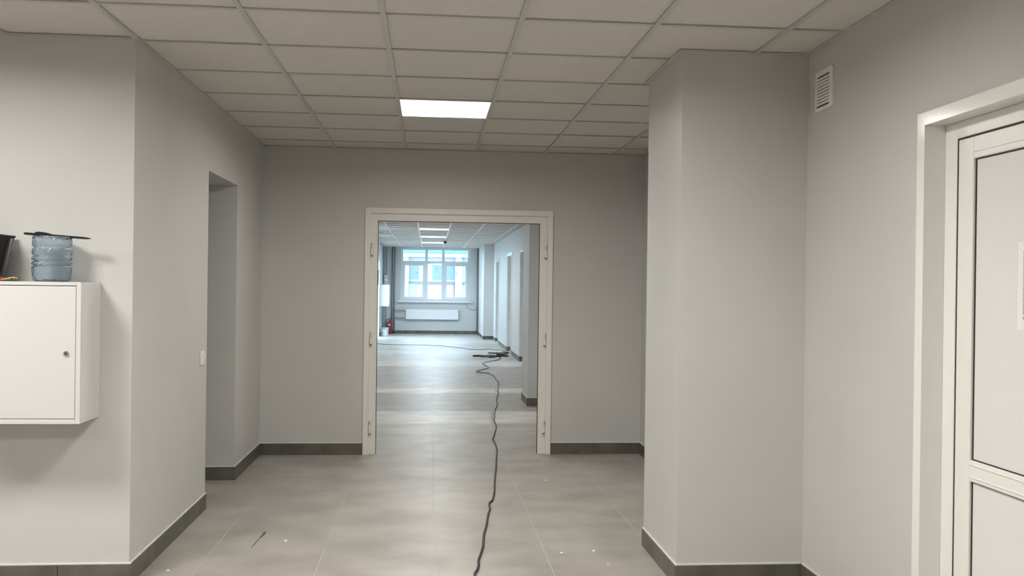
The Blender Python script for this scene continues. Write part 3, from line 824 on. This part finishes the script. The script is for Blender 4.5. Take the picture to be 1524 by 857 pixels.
# electrical box, meter
t = empty('electrical_box', (FXL, 26.6, .85), 'white electrical box on the corridor wall left of the far window', 'electrical box')
box('housing', M['cab'], FXL, -1.152, 26.45, 26.95, .845, 1.465, t, .006)
box('door', M['cab'], -1.152, -1.144, 26.47, 26.93, .865, 1.445, t, .003)
t = empty('meter_box', (-1.31, 27.2, 1.48), 'small white meter box on the duct above the electrical box', 'meter')
box('housing', M['white'], -1.355, -1.265, YE-.13, YE-.0600, 1.49, 1.74, t, .006)
for z in (1.545, 1.67): MB().cyl((-1.31, YE-.135, z), (-1.31, YE-.129, z), .024, 16).build('dial', M['duct'], t)
# fire extinguisher
ex = (-1.185, 27.80)
t = empty('fire_extinguisher', (*ex, 0), 'red fire extinguisher standing in the corner left of the radiator', 'fire extinguisher')
MB().lathe([(0, .004), (.060, 0), (.068, .01), (.070, .03), (.070, .30), (.064, .34), (.045, .37), (.022, .385), (.020, .40), (0, .40)], (*ex, .001), 24).build('cylinder', M['ext_red'], t, True)
box('label', M['label_pale'], ex[0]-.032, ex[0]+.032, ex[1]-.0725, ex[1]-.06, .24, .30, t)
MB().cyl((*ex, .398), (*ex, .435), .018, 12).build('valve', M['steel'], t)
b = MB(); b.prism([(ex[0]-.02, .43), (ex[0]+.09, .455), (ex[0]+.09, .465), (ex[0]-.02, .447)], 'Y', ex[1]-.01, ex[1]+.01)
b.prism([(ex[0]-.02, .45), (ex[0]+.08, .485), (ex[0]+.08, .493), (ex[0]-.02, .462)], 'Y', ex[1]-.01, ex[1]+.01)
b.build('handle', M['ext_red'], t)
MB().tube([(ex[0]-.02, ex[1]-.01, .42), (ex[0]-.07, ex[1]-.02, .43), (ex[0]-.095, ex[1]-.02, .36), (ex[0]-.088, ex[1]-.02, .22), (ex[0]-.08, ex[1]-.02, .10)], .010, 8, 5).build('hose', M['black'], t, True)
# bucket
bk = (-1.265, 26.55)
t = empty('bucket', (*bk, 0), 'white plastic bucket with blue rim beside the fire extinguisher', 'bucket')
MB().lathe([(0, .003), (.098, .001), (.103, .006), (.120, .225), (.126, .225), (.126, .237), (.117, .237), (.100, .010), (0, .009)], (*bk, .001), 28).build('body', M['bucket'], t, True)
MB().lathe([(.127, .226), (.130, .228), (.130, .236), (.127, .238), (.1265, .236), (.1265, .228), (.127, .226)], (*bk, .001), 28).build('rim', M['blue'], t, True)
b = MB()
for i in range(-4, 4):
    a0, a1 = math.radians(-90+i*9), math.radians(-90+(i+1)*9)
    r0, r1 = .1115, .1165
    v = [b.bm.verts.new((bk[0]+r*math.cos(a), bk[1]+r*math.sin(a), z)) for a, r, z in ((a0, r0, .10), (a1, r0, .10), (a1, r1, .19), (a0, r1, .19))]
    b.bm.faces.new(v)
b.build('label', M['pale_blue'], t, label='pale blue printed label')

# ------------------------------------------------------------------ house across the yard
YF = 44.0
hb = empty('building', (0, YF, -3.2), 'pale building across the yard seen through the far window', 'building')
box('ground_plane', M['asphalt'], -40, 40, YE+1, 90, -3.4, -3.2, kind='structure', label='grey yard outside the far window', cat='ground').name = 'floor_yard'
box('wall', M['facade'], -12, 12, YF, YF+6, -3.2, 2.95, hb)
box('roof_band', M['teal'], -12.2, 12.2, YF-.25, YF+6.2, 2.95, 3.25, hb, label='teal fascia band')
box('upper_wall', M['facade_pale'], -12, 12, YF+.05, YF+6, 3.25, 4.6, hb)
box('gutter', M['facade'], -12.2, 12.2, YF-.35, YF-.05, 2.80, 2.95, hb)
box('ledge', M['ledge'], -12, 12, YF-.10, YF, 1.55, 1.63, hb)
box('plinth_panel', M['facade_pale'], -12, -.65, YF-.05, YF, -3.2, 1.55, hb, label='pale green lower wall')
for a, c in ((-.10, .58), (.78, 1.16), (1.75, 3.4)): box('plinth_panel', M['pink'], a, c, YF-.05, YF, .6, 1.55, hb, label='pink lower wall')
for x0_ in [-9.1, -7.3, -5.5, -3.7, -2.2, -.97, .12, .80, 1.72, 3.2, 5.0, 6.8, 8.6]:
    ww = .46 if -1 < x0_ < 1.6 else .8
    wnd = box('window', M['facade'], x0_-.06, x0_+ww+.06, YF-.03, YF, 1.66, 2.50, hb)
    box('pane', M['far_glass'], x0_, x0_+ww, YF-.04, YF-.02, 1.73, 2.43, wnd)
for x0_ in (-4.4, -1.32, 1.20, 4.2): box('pier', M['facade'], x0_, x0_+.32, YF-.22, YF, -3.2, 2.80, hb)
# shrub with dry leaves under the left light
tr_ = empty('shrub', (-.42, 42.6, -3.2), 'ochre leaved small tree in the yard behind the left window light', 'tree')
MB().cyl((-.42, 42.6, -3.2), (-.42, 42.6, .9), .05, 8, .02).build('trunk', M['olive'], tr_)
b = MB()
for i in range(420):
    while True:
        p = Vector((random.uniform(-1, 1), random.uniform(-1, 1), random.uniform(-1, 1)))
        if p.length < 1: break
    c = Vector((-.42+p.x*.36, 42.6+p.y*.36, .85+p.z*.62)); r = random.uniform(.02, .045)
    q = Vector((random.gauss(0, 1), random.gauss(0, 1), random.gauss(0, 1))).normalized(); u = q.orthogonal().normalized(); v_ = q.cross(u)
    b.bm.faces.new([b.bm.verts.new(c+u*r), b.bm.verts.new(c+v_*r*.6), b.bm.verts.new(c-u*r), b.bm.verts.new(c-v_*r*.6)])
b.build('foliage', M['ochre'], tr_, kind='stuff')
